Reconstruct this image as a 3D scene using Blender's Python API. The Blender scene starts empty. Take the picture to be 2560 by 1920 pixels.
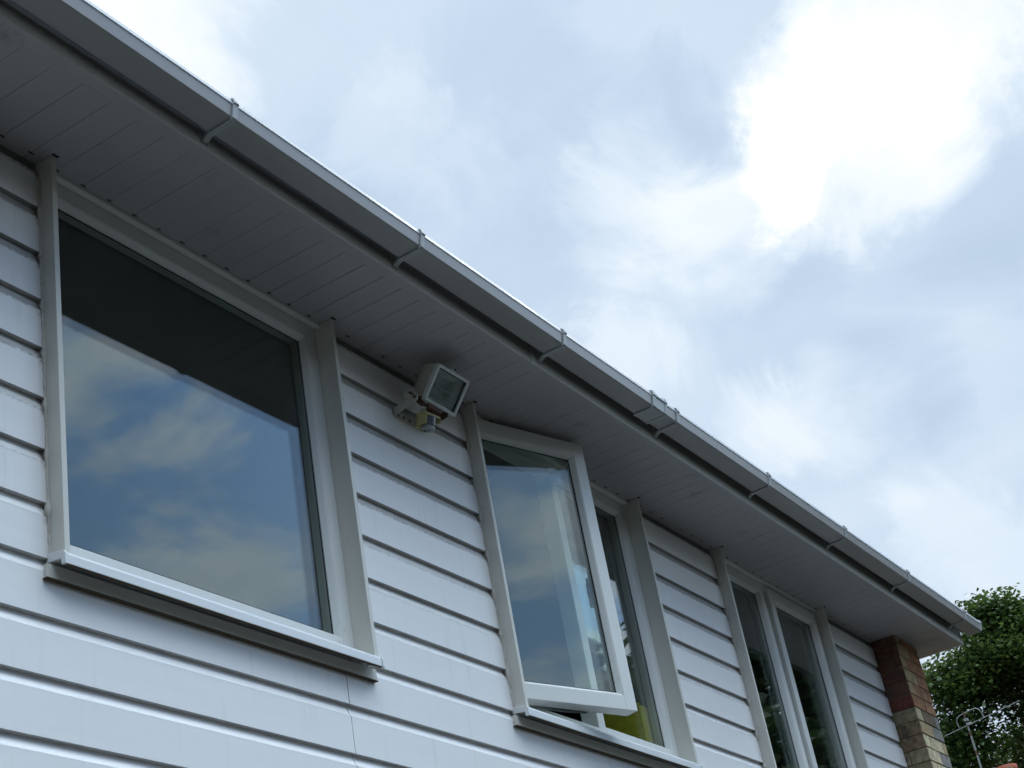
import bpy, bmesh, math, random
import numpy as np
from mathutils import Vector, Matrix
random.seed(4)
S = bpy.context.scene
COL = S.collection
Z0 = 3.3                     # height of the datum (cladding joint under the sills) above the ground

# ------------------------------------------------------------------ camera
cam = bpy.data.objects.new('camera', bpy.data.cameras.new('camera'))
COL.objects.link(cam)
cam.data.sensor_width = 36.0
cam.data.lens = 36.0 * 4019.15 / 2560.0
cam.data.clip_start = 0.05
cam.data.clip_end = 2000
cam.matrix_world = Matrix(((0.53512116, -0.33282702, -0.77644801, -2.5548572),
                           (-0.82835838, -0.3870504, -0.40498689, -2.65655432),
                           (-0.16573393, 0.85989428, -0.48281891, -1.69300217 + Z0),
                           (0, 0, 0, 1)))
S.camera = cam
S.render.resolution_x, S.render.resolution_y = 1024, 768

# ------------------------------------------------------------------ world: broken cloud, thin veil towards the sun
SUN_AZ, SUN_EL = math.radians(80), math.radians(40)     # azimuth from +Y towards +X
w = bpy.data.worlds.new('World'); S.world = w; w.use_nodes = True
nt = w.node_tree; N = nt.nodes; L = nt.links
for n in list(N): N.remove(n)

def mk(nt_, typ, **kw):
    n = nt_.nodes.new(typ)
    for k, v in kw.items():
        if k == 'inp':
            for i, val in v.items(): n.inputs[i].default_value = val
        else: setattr(n, k, v)
    return n

def math_(nt_, op, a, b=None, c=None, clamp=False):
    n = nt_.nodes.new('ShaderNodeMath'); n.operation = op; n.use_clamp = clamp
    for i, v in enumerate((a, b, c)):
        if v is None: continue
        if isinstance(v, (int, float)): n.inputs[i].default_value = v
        else: nt_.links.new(v, n.inputs[i])
    return n.outputs[0]

def smooth(nt_, v, lo, hi, o0=0.0, o1=1.0):
    n = nt_.nodes.new('ShaderNodeMapRange'); n.interpolation_type = 'SMOOTHSTEP'
    nt_.links.new(v, n.inputs['Value'])
    n.inputs['From Min'].default_value = lo; n.inputs['From Max'].default_value = hi
    n.inputs['To Min'].default_value = o0; n.inputs['To Max'].default_value = o1
    return n.outputs['Result']

def vmath(nt_, op, a, b=None):
    n = nt_.nodes.new('ShaderNodeVectorMath'); n.operation = op
    for i, v in enumerate((a, b)):
        if v is None: continue
        if isinstance(v, (tuple, list)): n.inputs[i].default_value = v
        else: nt_.links.new(v, n.inputs[i])
    return n

out = mk(nt, 'ShaderNodeOutputWorld')
bg = mk(nt, 'ShaderNodeBackground'); bg.inputs['Strength'].default_value = 0.1
L.new(bg.outputs[0], out.inputs[0])
sky = mk(nt, 'ShaderNodeTexSky', sky_type='NISHITA', sun_disc=False)
sky.sun_elevation = SUN_EL; sky.sun_rotation = SUN_AZ
sky.air_density = 1.0; sky.dust_density = 0.6; sky.ozone_density = 1.2
tc = mk(nt, 'ShaderNodeTexCoord')
D = tc.outputs['Generated']
sep = mk(nt, 'ShaderNodeSeparateXYZ'); L.new(D, sep.inputs[0])
dx, dy, dz = sep.outputs
# cloud-layer plane coordinates (perspective of a flat layer)
inv = math_(nt, 'DIVIDE', 1.0, math_(nt, 'ADD', math_(nt, 'MAXIMUM', dz, 0.0), 0.12))
px_ = math_(nt, 'MULTIPLY', dx, inv); py_ = math_(nt, 'MULTIPLY', dy, inv)
pl = mk(nt, 'ShaderNodeCombineXYZ'); L.new(px_, pl.inputs[0]); L.new(py_, pl.inputs[1])
mp = mk(nt, 'ShaderNodeMapping'); L.new(pl.outputs[0], mp.inputs['Vector'])
mp.inputs['Scale'].default_value = (3.0, 1.15, 1.0)      # streaks run along the y direction of the layer
mp.inputs['Rotation'].default_value = (0, 0, math.radians(0))
n1 = mk(nt, 'ShaderNodeTexNoise'); n1.noise_dimensions = '3D'
L.new(mp.outputs[0], n1.inputs['Vector'])
for k, v in (('Scale', 1.5), ('Detail', 9.0), ('Roughness', 0.48), ('Distortion', 0.25)): n1.inputs[k].default_value = v
n2 = mk(nt, 'ShaderNodeTexNoise'); L.new(D, n2.inputs['Vector'])
for k, v in (('Scale', 9.0), ('Detail', 8.0), ('Roughness', 0.62), ('Distortion', 0.6)): n2.inputs[k].default_value = v
# warped direction used to give the big lobes ragged edges
wv = vmath(nt, 'SUBTRACT', n2.outputs['Color'], (0.5, 0.5, 0.5))
wsc = vmath(nt, 'SCALE', wv.outputs[0]); wsc.inputs['Scale'].default_value = 0.16
Dw = vmath(nt, 'NORMALIZE', vmath(nt, 'ADD', D, wsc.outputs[0]).outputs[0]).outputs[0]

def lobe(c, rad, amp, src, edge=0.0):
    """cloud patch centred on sky direction c, angular radius rad degrees"""
    c = Vector(c).normalized()
    d = vmath(nt, 'DOT_PRODUCT', src, tuple(c)).outputs['Value']
    c0, c1 = math.cos(math.radians(rad)), math.cos(math.radians(rad * edge))
    return smooth(nt, d, c0, c1, 0.0, amp)

def total(lst):
    a = lst[0]
    for b in lst[1:]: a = math_(nt, 'ADD', a, b)
    return a

bright = total([lobe(c, r, a, Dw, e) for c, r, a, e in [
    ((0.7891, 0.1067, 0.603), 4.9, .66, 0), ((0.8105, 0.160, 0.5652), 4.8, .66, 0),
    ((0.8001, 0.197, 0.569), 2.6, .75, .1), ((0.822, 0.125, 0.5592), 3.5, .15, 0),
    ((0.7946, 0.2148, 0.5678), 2.6, .2, 0), ((0.5408, 0.497, 0.6878), 5.5, .75, 0),
    ((0.7717, 0.2911, 0.5655), 4.0, .30, 0), ((0.8021, 0.2543, 0.5404), 3.8, .26, 0),
    ((0.8059, 0.3428, 0.4828), 2.6, .30, 0), ((0.8725, 0.25, 0.4127), 3.4, .26, 0),
    ((0.9252, 0.1962, 0.3248), 3.4, .30, 0), ((0.8605, 0.2886, 0.4198), 2.5, .2, 0),
    ((0.6783, 0.3991, 0.617), 3.2, .22, 0), ((0.79, 0.04, 0.61), 4.0, .08, 0)]])
dark = total([lobe(c, r, a, Dw, 0) for c, r, a in [
    ((0.678, 0.4227, 0.6014), 4.0, .40), ((0.7028, 0.3224, 0.6341), 4.2, .42),
    ((0.7571, 0.2512, 0.603), 2.8, .45), ((0.7581, 0.3585, 0.5448), 3.6, .40),
    ((0.8482, 0.2328, 0.4757), 4.5, .36), ((0.8692, 0.1065, 0.4829), 4.2, .40),
    ((0.8846, 0.1988, 0.4219), 3.0, .40)]])
streak = math_(nt, 'MULTIPLY', math_(nt, 'SUBTRACT', n1.outputs['Fac'], 0.5), 0.5)
fine = math_(nt, 'MULTIPLY', math_(nt, 'SUBTRACT', n2.outputs['Fac'], 0.5), 0.30)
val = total([streak, fine, bright]); val = math_(nt, 'SUBTRACT', val, dark)
val = math_(nt, 'ADD', math_(nt, 'ADD', val, math_(nt, 'MULTIPLY', dark, 0.50)), 0.62)
ramp = mk(nt, 'ShaderNodeValToRGB'); L.new(math_(nt, 'DIVIDE', val, 2.0), ramp.inputs[0])
cr = ramp.color_ramp
pts = [(0.0, (.45, .57, .74)), (.14, (.50, .63, .79)), (.27, (.60, .73, .89)), (.42, (.75, .86, .98)), (.58, (.90, .97, 1.0)), (.8, (1, 1, 1))]
cr.elements[0].position = pts[0][0]; cr.elements[0].color = (*pts[0][1], 1)
cr.elements[1].position = pts[-1][0]; cr.elements[1].color = (*pts[-1][1], 1)
for p_, c_ in pts[1:-1]:
    e = cr.elements.new(p_); e.color = (*c_, 1)
boost = smooth(nt, val, 1.1, 2.4, 10.0, 12.5)
veil = vmath(nt, 'SCALE', ramp.outputs[0]); L.new(boost, veil.inputs['Scale'])
# open half of the sky (away from the sun): blue with drifting cumulus
n3 = mk(nt, 'ShaderNodeTexNoise'); L.new(pl.outputs[0], n3.inputs['Vector'])
for k, v in (('Scale', 2.6), ('Detail', 14.0), ('Roughness', 0.60), ('Distortion', 0.35)): n3.inputs[k].default_value = v
cmask = smooth(nt, n3.outputs['Fac'], 0.44, 0.68)
low = smooth(nt, math_(nt, 'SUBTRACT', 1.0, dz), 0.45, 0.85, 0.0, 0.14)
high = smooth(nt, dz, .60, .80, 0.0, .40)
cmask = smooth(nt, math_(nt, 'ADD', math_(nt, 'ADD', n3.outputs['Fac'], low), high), 0.50, 0.65)
ccol = mk(nt, 'ShaderNodeMix', data_type='RGBA')
L.new(smooth(nt, n2.outputs['Fac'], .3, .7), ccol.inputs[0])
ccol.inputs[6].default_value = (9.8, 12.1, 14.4, 1); ccol.inputs[7].default_value = (13.2, 15.4, 17.2, 1)
skyg = vmath(nt, 'MULTIPLY', sky.outputs[0], (2.2, 2.75, 3.1))
hz = mk(nt, 'ShaderNodeMix', data_type='RGBA')        # paler, hazier blue lower down
L.new(smooth(nt, math_(nt, 'SUBTRACT', 1.0, dz), .38, .68, 0.0, .38), hz.inputs[0]); L.new(skyg.outputs[0], hz.inputs[6]); hz.inputs[7].default_value = (7.2, 9.6, 12.0, 1)
blue = mk(nt, 'ShaderNodeMix', data_type='RGBA')
L.new(cmask, blue.inputs[0]); L.new(hz.outputs[2], blue.inputs[6]); L.new(ccol.outputs[2], blue.inputs[7])
side = smooth(nt, dy, -0.28, 0.0)
bl2 = vmath(nt, 'SCALE', blue.outputs[2]); L.new(smooth(nt, dz, .55, .85, .95, 4.5), bl2.inputs['Scale'])
mixs = mk(nt, 'ShaderNodeMix', data_type='RGBA')
L.new(side, mixs.inputs[0]); L.new(bl2.outputs[0], mixs.inputs[6]); L.new(veil.outputs[0], mixs.inputs[7])
L.new(mixs.outputs[2], bg.inputs['Color'])

# ------------------------------------------------------------------ sun behind thin cloud
sun = bpy.data.objects.new('sun', bpy.data.lights.new('sun', 'SUN')); COL.objects.link(sun)
sun.data.energy = 1.5; sun.data.angle = math.radians(12); sun.data.color = (1.0, 0.96, 0.9)
sd = Vector((math.sin(SUN_AZ) * math.cos(SUN_EL), math.cos(SUN_AZ) * math.cos(SUN_EL), math.sin(SUN_EL)))
sun.rotation_euler = sd.to_track_quat('Z', 'Y').to_euler()
sun.location = (0, 0, 30)

S.view_settings.view_transform = 'Standard'; S.view_settings.look = 'None'
S.view_settings.exposure = 0.0; S.view_settings.gamma = 1.0
S.render.engine = 'CYCLES'
S.cycles.max_bounces = 14; S.cycles.transparent_max_bounces = 24; S.cycles.glossy_bounces = 8

# ------------------------------------------------------------------ materials
def mat(name, col, rough=0.5, spec=0.5, var=0.0, vscale=6.0, bump=0.0, bscale=60.0, stretch=(1, 1, 1),
        dirt=None, dscale=25.0, dlo=.55, dhi=.75, metal=0.0, coat=0.0):
    m = bpy.data.materials.new(name); m.use_nodes = True
    t = m.node_tree; b = t.nodes['Principled BSDF']
    b.inputs['Roughness'].default_value = rough; b.inputs['Metallic'].default_value = metal
    b.inputs['Specular IOR Level'].default_value = spec
    g = t.nodes.new('ShaderNodeNewGeometry'); mp_ = t.nodes.new('ShaderNodeMapping')
    t.links.new(g.outputs['Position'], mp_.inputs['Vector']); mp_.inputs['Scale'].default_value = stretch
    c = tuple(col) + (1,)
    cur = None
    if var > 0:
        n = mk(t, 'ShaderNodeTexNoise'); t.links.new(mp_.outputs[0], n.inputs['Vector'])
        n.inputs['Scale'].default_value = vscale; n.inputs['Detail'].default_value = 6
        mx = mk(t, 'ShaderNodeMix', data_type='RGBA')
        t.links.new(n.outputs['Fac'], mx.inputs[0])
        mx.inputs[6].default_value = tuple(max(0, x * (1 - var)) for x in col) + (1,)
        mx.inputs[7].default_value = tuple(min(1, x * (1 + var)) for x in col) + (1,)
        cur = mx.outputs[2]
        mr = smooth(t, n.outputs['Fac'], .3, .7, rough * .85, min(1, rough * 1.15))
        t.links.new(mr, b.inputs['Roughness'])
    if dirt is not None:
        n = mk(t, 'ShaderNodeTexNoise'); t.links.new(g.outputs['Position'], n.inputs['Vector'])
        n.inputs['Scale'].default_value = dscale; n.inputs['Detail'].default_value = 8; n.inputs['Roughness'].default_value = .65
        f_ = smooth(t, n.outputs['Fac'], dlo, dhi)
        mx = mk(t, 'ShaderNodeMix', data_type='RGBA')
        t.links.new(f_, mx.inputs[0])
        if cur: t.links.new(cur, mx.inputs[6])
        else: mx.inputs[6].default_value = c
        mx.inputs[7].default_value = tuple(dirt) + (1,)
        cur = mx.outputs[2]
    if cur: t.links.new(cur, b.inputs['Base Color'])
    else: b.inputs['Base Color'].default_value = c
    if bump > 0:
        n = mk(t, 'ShaderNodeTexNoise'); t.links.new(mp_.outputs[0], n.inputs['Vector'])
        n.inputs['Scale'].default_value = bscale; n.inputs['Detail'].default_value = 5
        bp = mk(t, 'ShaderNodeBump'); bp.inputs['Strength'].default_value = bump; bp.inputs['Distance'].default_value = .002
        t.links.new(n.outputs['Fac'], bp.inputs['Height']); t.links.new(bp.outputs[0], b.inputs['Normal'])
    return m

def cladding_material():
    """white PVC shiplap: embossed grain, irregular dirt along every cove edge, cove tone darker higher up, stained board ends"""
    m = mat('white_pvc_cladding', (.79, .768, .745), .42, .5, var=.05, vscale=3.0, bump=.14, bscale=30, stretch=(1.0, 9, 9))
    t = m.node_tree; b = t.nodes['Principled BSDF']
    g = t.nodes.new('ShaderNodeNewGeometry'); sp = mk(t, 'ShaderNodeSeparateXYZ'); t.links.new(g.outputs['Position'], sp.inputs[0])
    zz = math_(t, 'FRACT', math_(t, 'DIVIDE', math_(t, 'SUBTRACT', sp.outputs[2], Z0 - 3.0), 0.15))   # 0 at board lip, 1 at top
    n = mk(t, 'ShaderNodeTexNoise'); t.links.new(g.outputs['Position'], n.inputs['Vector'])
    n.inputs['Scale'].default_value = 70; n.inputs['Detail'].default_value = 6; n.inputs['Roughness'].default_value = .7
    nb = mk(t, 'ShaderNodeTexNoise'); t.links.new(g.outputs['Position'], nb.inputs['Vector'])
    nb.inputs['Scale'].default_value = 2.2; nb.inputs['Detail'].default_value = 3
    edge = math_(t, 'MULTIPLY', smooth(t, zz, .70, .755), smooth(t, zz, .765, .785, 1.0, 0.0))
    hi = smooth(t, sp.outputs[2], Z0 - .05, Z0 + .75, 0.05, 1.0)       # stronger towards the top boards
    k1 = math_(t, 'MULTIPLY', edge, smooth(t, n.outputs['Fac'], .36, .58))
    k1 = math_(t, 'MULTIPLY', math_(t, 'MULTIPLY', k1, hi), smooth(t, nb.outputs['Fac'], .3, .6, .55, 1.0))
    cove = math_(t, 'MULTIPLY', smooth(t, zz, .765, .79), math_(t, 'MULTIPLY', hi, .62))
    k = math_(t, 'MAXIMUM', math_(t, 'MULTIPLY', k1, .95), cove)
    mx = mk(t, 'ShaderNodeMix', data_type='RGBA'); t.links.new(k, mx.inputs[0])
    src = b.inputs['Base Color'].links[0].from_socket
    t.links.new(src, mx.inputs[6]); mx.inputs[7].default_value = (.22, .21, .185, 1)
    # faint vertical run marks
    mp2 = mk(t, 'ShaderNodeMapping'); t.links.new(g.outputs['Position'], mp2.inputs['Vector']); mp2.inputs['Scale'].default_value = (14, 1, 1.2)
    n4 = mk(t, 'ShaderNodeTexNoise'); t.links.new(mp2.outputs[0], n4.inputs['Vector']); n4.inputs['Scale'].default_value = 2.0; n4.inputs['Detail'].default_value = 5
    mx2 = mk(t, 'ShaderNodeMix', data_type='RGBA'); t.links.new(smooth(t, n4.outputs['Fac'], .55, .8, 0, .22), mx2.inputs[0])
    t.links.new(mx.outputs[2], mx2.inputs[6]); mx2.inputs[7].default_value = (.42, .41, .37, 1)
    # rusty damp stains where the cove meets the left side board of each window
    st = None
    for xj in (0.0, 2.097, 4.249):
        a_ = smooth(t, math_(t, 'ABSOLUTE', math_(t, 'SUBTRACT', sp.outputs[0], xj - .003)), .003, .024, 1.0, 0.0)
        st = a_ if st is None else math_(t, 'MAXIMUM', st, a_)
    stz = math_(t, 'MULTIPLY', smooth(t, zz, .50, .74), smooth(t, n.outputs['Fac'], .34, .55))
    stf = math_(t, 'MULTIPLY', math_(t, 'MULTIPLY', st, math_(t, 'MAXIMUM', stz, .16)), smooth(t, sp.outputs[2], Z0 - .03, Z0 + .01, 0, .8))
    mxs = mk(t, 'ShaderNodeMix', data_type='RGBA'); t.links.new(stf, mxs.inputs[0])
    t.links.new(mx2.outputs[2], mxs.inputs[6]); mxs.inputs[7].default_value = (.17, .115, .075, 1)
    mx2 = mxs
    # darker grey tone on the underside of every lip
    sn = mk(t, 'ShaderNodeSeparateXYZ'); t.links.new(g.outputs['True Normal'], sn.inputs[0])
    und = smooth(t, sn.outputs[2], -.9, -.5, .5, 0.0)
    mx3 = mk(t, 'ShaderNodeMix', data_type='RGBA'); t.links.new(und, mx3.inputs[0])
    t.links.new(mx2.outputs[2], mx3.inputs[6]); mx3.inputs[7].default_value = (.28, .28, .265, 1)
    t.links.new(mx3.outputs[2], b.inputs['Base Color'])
    return m

M = {}
M['clad'] = cladding_material()
M['pvc'] = mat('aged_white_pvc', (.665, .66, .62), .38, .5, var=.05, vscale=5, dirt=(.36, .33, .27), dscale=18, dlo=.62, dhi=.9, bump=.08, bscale=200)
M['board'] = mat('aged_pvc_side_board', (.60, .58, .515), .42, .5, var=.07, vscale=4, stretch=(1, 1, .4), dirt=(.30, .26, .20), dscale=22, dlo=.60, dhi=.88, bump=.1, bscale=200)
M['sillm'] = mat('white_pvc_sill', (.68, .69, .675), .33, .5, var=.04, vscale=7, dirt=(.42, .40, .34), dscale=30, dlo=.62, dhi=.85)
M['grime'] = mat('brown_drip_grime', (.10, .075, .05), .8, .2, var=.4, vscale=60)
M['seal'] = mat('weathered_sealant', (.52, .48, .42), .7, .3, var=.2, vscale=45, dirt=(.20, .16, .12), dscale=60, dlo=.55, dhi=.75)
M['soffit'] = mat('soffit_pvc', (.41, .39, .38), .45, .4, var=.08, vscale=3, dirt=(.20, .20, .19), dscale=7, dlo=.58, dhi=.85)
M['black'] = mat('black_rubber', (.012, .012, .012), .5, .3)
M['shadowgap'] = mat('dark_gap', (.03, .028, .025), .9, .1)  # darkness of open joints and gaps put into the colour
M['recess'] = mat('shaded_trim', (.16, .155, .14), .8, .2, var=.3, vscale=30)  # shade of the eaves gap put into the trim's dark colour
M['fascia'] = mat('fascia_pvc', (.74, .74, .71), .45, .4, var=.05, vscale=4, bump=.1, bscale=120)
def dark_speckle(m):
    # darker speckled tone on the upper part of the fascia, with a noisy edge
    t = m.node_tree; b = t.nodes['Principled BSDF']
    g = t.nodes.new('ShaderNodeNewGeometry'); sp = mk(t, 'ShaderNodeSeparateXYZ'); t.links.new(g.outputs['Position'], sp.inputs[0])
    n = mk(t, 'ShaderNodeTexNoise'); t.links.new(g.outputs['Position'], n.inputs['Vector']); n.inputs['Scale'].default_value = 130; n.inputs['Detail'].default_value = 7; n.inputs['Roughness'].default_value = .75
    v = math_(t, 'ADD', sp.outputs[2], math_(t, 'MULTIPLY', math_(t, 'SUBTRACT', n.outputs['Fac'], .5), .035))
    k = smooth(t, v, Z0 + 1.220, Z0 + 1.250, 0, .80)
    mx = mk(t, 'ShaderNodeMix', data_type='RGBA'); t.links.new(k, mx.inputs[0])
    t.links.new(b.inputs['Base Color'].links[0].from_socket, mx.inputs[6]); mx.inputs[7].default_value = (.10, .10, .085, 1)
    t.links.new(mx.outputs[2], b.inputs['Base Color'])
dark_speckle(M['fascia'])
def thin_rim():
    m = mat('gutter_rim_pvc', (.50, .51, .51), .4, .5, var=.04, vscale=5)
    t = m.node_tree; b = t.nodes['Principled BSDF']; o = t.nodes['Material Output']
    tl = mk(t, 'ShaderNodeBsdfTranslucent'); tl.inputs[0].default_value = (.9, .93, .95, 1)
    mx = mk(t, 'ShaderNodeMixShader'); mx.inputs[0].default_value = .22
    t.links.new(b.outputs[0], mx.inputs[1]); t.links.new(tl.outputs[0], mx.inputs[2]); t.links.new(mx.outputs[0], o.inputs[0])
    return m
M['rim'] = thin_rim()
M['gutter'] = mat('gutter_pvc', (.34, .325, .31), .36, .5, var=.06, vscale=2.5, stretch=(.5, 2, 2), dirt=(.30, .30, .28), dscale=16, dlo=.58, dhi=.85)
M['strap'] = mat('gutter_bracket_pvc', (.40, .41, .40), .4, .5, var=.08, vscale=12, dirt=(.25, .24, .21), dscale=60, dlo=.55, dhi=.75)
M['tile'] = mat('roof_tile', (.16, .10, .08), .85, .3, var=.3, vscale=8, bump=.5, bscale=50)
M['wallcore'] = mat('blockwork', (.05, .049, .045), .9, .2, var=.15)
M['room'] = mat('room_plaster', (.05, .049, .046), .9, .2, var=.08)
M['wboard'] = mat('inner_window_board', (.6, .6, .58), .5)
M['ground'] = mat('asphalt', (.05, .05, .05), .9, .3, var=.25, vscale=1.5, bump=.6, bscale=90)
M['grass'] = mat('lawn', (.04, .05, .025), .95, .2, var=.35, vscale=2.5, bump=.8, bscale=60)
M['cream'] = mat('cream_lamp_paint', (.50, .49, .41), .45, .5, var=.08, vscale=30, dirt=(.22, .12, .06), dscale=35, dlo=.62, dhi=.74)
M['creamf'] = mat('lamp_bezel_paint', (.60, .62, .58), .4, .5, var=.05, vscale=30)
M['rust'] = mat('rusty_steel', (.10, .055, .038), .85, .3, var=.4, vscale=60, bump=.4, bscale=300)
M['yell'] = mat('yellowed_plastic', (.42, .37, .16), .5, .5, var=.12, vscale=40)
M['lens'] = mat('sensor_lens', (.11, .11, .125), .25, .6)
M['greyp'] = mat('grey_plastic', (.30, .31, .30), .45, .5, var=.08, vscale=40)
M['refl'] = mat('dull_reflector', (.55, .57, .55), .5, .5, metal=.15, var=.5, vscale=22)
M['steel'] = mat('galvanised_steel', (.22, .235, .23), .5, .5, metal=.3, var=.15, vscale=20)
M['boxy'] = mat('yellow_card', (.86, .66, .06), .7, .3, var=.1, vscale=12)
M['clay'] = mat('terracotta', (.30, .085, .05), .8, .3, var=.25, vscale=20)
M['bark'] = mat('bark', (.07, .055, .04), .95, .1, var=.3, vscale=10, bump=1, bscale=30)
M['mortar'] = mat('brown_mortar', (.20, .15, .10), .95, .2, var=.3, vscale=40, bump=.6, bscale=150)

def brick_mat():
    m = bpy.data.materials.new('stock_brick'); m.use_nodes = True
    t = m.node_tree; b = t.nodes['Principled BSDF']; b.inputs['Roughness'].default_value = .9; b.inputs['Specular IOR Level'].default_value = .2
    a = mk(t, 'ShaderNodeAttribute', attribute_name='tone')
    g = t.nodes.new('ShaderNodeNewGeometry')
    n = mk(t, 'ShaderNodeTexNoise'); t.links.new(g.outputs['Position'], n.inputs['Vector']); n.inputs['Scale'].default_value = 38; n.inputs['Detail'].default_value = 8; n.inputs['Roughness'].default_value = .7
    hs = mk(t, 'ShaderNodeHueSaturation'); t.links.new(a.outputs['Color'], hs.inputs['Color'])
    t.links.new(smooth(t, n.outputs['Fac'], .3, .7, .62, 1.25), hs.inputs['Value'])
    n2_ = mk(t, 'ShaderNodeTexNoise'); t.links.new(g.outputs['Position'], n2_.inputs['Vector']); n2_.inputs['Scale'].default_value = 14; n2_.inputs['Detail'].default_value = 6
    mx = mk(t, 'ShaderNodeMix', data_type='RGBA'); t.links.new(smooth(t, n2_.outputs['Fac'], .58, .72, 0, .7), mx.inputs[0])
    t.links.new(hs.outputs[0], mx.inputs[6]); mx.inputs[7].default_value = (.07, .06, .05, 1)
    t.links.new(mx.outputs[2], b.inputs['Base Color'])
    bp = mk(t, 'ShaderNodeBump'); bp.inputs['Strength'].default_value = .7; bp.inputs['Distance'].default_value = .004
    t.links.new(n.outputs['Fac'], bp.inputs['Height']); t.links.new(bp.outputs[0], b.inputs['Normal'])
    return m
M['brick'] = brick_mat()

def pane_mat(name, tint=(.93, .96, .94), clear=1.0):
    m = bpy.data.materials.new(name); m.use_nodes = True
    t = m.node_tree
    for n in list(t.nodes): t.nodes.remove(n)
    o = mk(t, 'ShaderNodeOutputMaterial')
    tr = mk(t, 'ShaderNodeBsdfTransparent'); tr.inputs[0].default_value = (*tint, 1)
    gl = mk(t, 'ShaderNodeBsdfGlossy'); gl.inputs['Roughness'].default_value = 0.0; gl.inputs[0].default_value = (.97, .98, 1, 1)
    g = mk(t, 'ShaderNodeNewGeometry')
    d = vmath(t, 'DOT_PRODUCT', g.outputs['Incoming'], g.outputs['Normal']).outputs['Value']
    k = math_(t, 'SUBTRACT', 1.0, math_(t, 'ABSOLUTE', d), clamp=True)
    f_ = math_(t, 'ADD', math_(t, 'MULTIPLY', math_(t, 'POWER', k, 5.0), .95), .043)
    mx = mk(t, 'ShaderNodeMixShader'); t.links.new(f_, mx.inputs[0]); t.links.new(tr.outputs[0], mx.inputs[1]); t.links.new(gl.outputs[0], mx.inputs[2])
    t.links.new(mx.outputs[0], o.inputs[0])
    return m
M['glass'] = pane_mat('window_glass')
M['lglass'] = pane_mat('dusty_lamp_glass', (.88, .9, .88))

def leaf_mat(name, c1, c2, c3):
    m = bpy.data.materials.new(name); m.use_nodes = True
    t = m.node_tree; b = t.nodes['Principled BSDF']
    b.inputs['Roughness'].default_value = .5; b.inputs['Specular IOR Level'].default_value = .35
    a = mk(t, 'ShaderNodeAttribute', attribute_name='tone')
    sp = mk(t, 'ShaderNodeSeparateColor'); t.links.new(a.outputs['Color'], sp.inputs[0])
    r = mk(t, 'ShaderNodeValToRGB'); t.links.new(sp.outputs[0], r.inputs[0])
    r.color_ramp.elements[0].color = (*c1, 1); r.color_ramp.elements[1].color = (*c3, 1)
    e = r.color_ramp.elements.new(.5); e.color = (*c2, 1)
    t.links.new(r.outputs[0], b.inputs['Base Color'])
    tl = mk(t, 'ShaderNodeBsdfTranslucent')
    hs = mk(t, 'ShaderNodeHueSaturation'); t.links.new(r.outputs[0], hs.inputs['Color']); hs.inputs['Value'].default_value = 2.2; hs.inputs['Hue'].default_value = .485
    t.links.new(hs.outputs[0], tl.inputs[0])
    mx = mk(t, 'ShaderNodeMixShader'); mx.inputs[0].default_value = .26
    o = t.nodes['Material Output']
    t.links.new(b.outputs[0], mx.inputs[1]); t.links.new(tl.outputs[0], mx.inputs[2]); t.links.new(mx.outputs[0], o.inputs[0])
    return m
M['leaf'] = leaf_mat('maple_leaf', (.013, .030, .010), (.027, .056, .015), (.072, .118, .026))
M['leafd'] = leaf_mat('dark_leaf', (.02, .035, .012), (.035, .06, .018), (.06, .09, .025))

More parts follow.
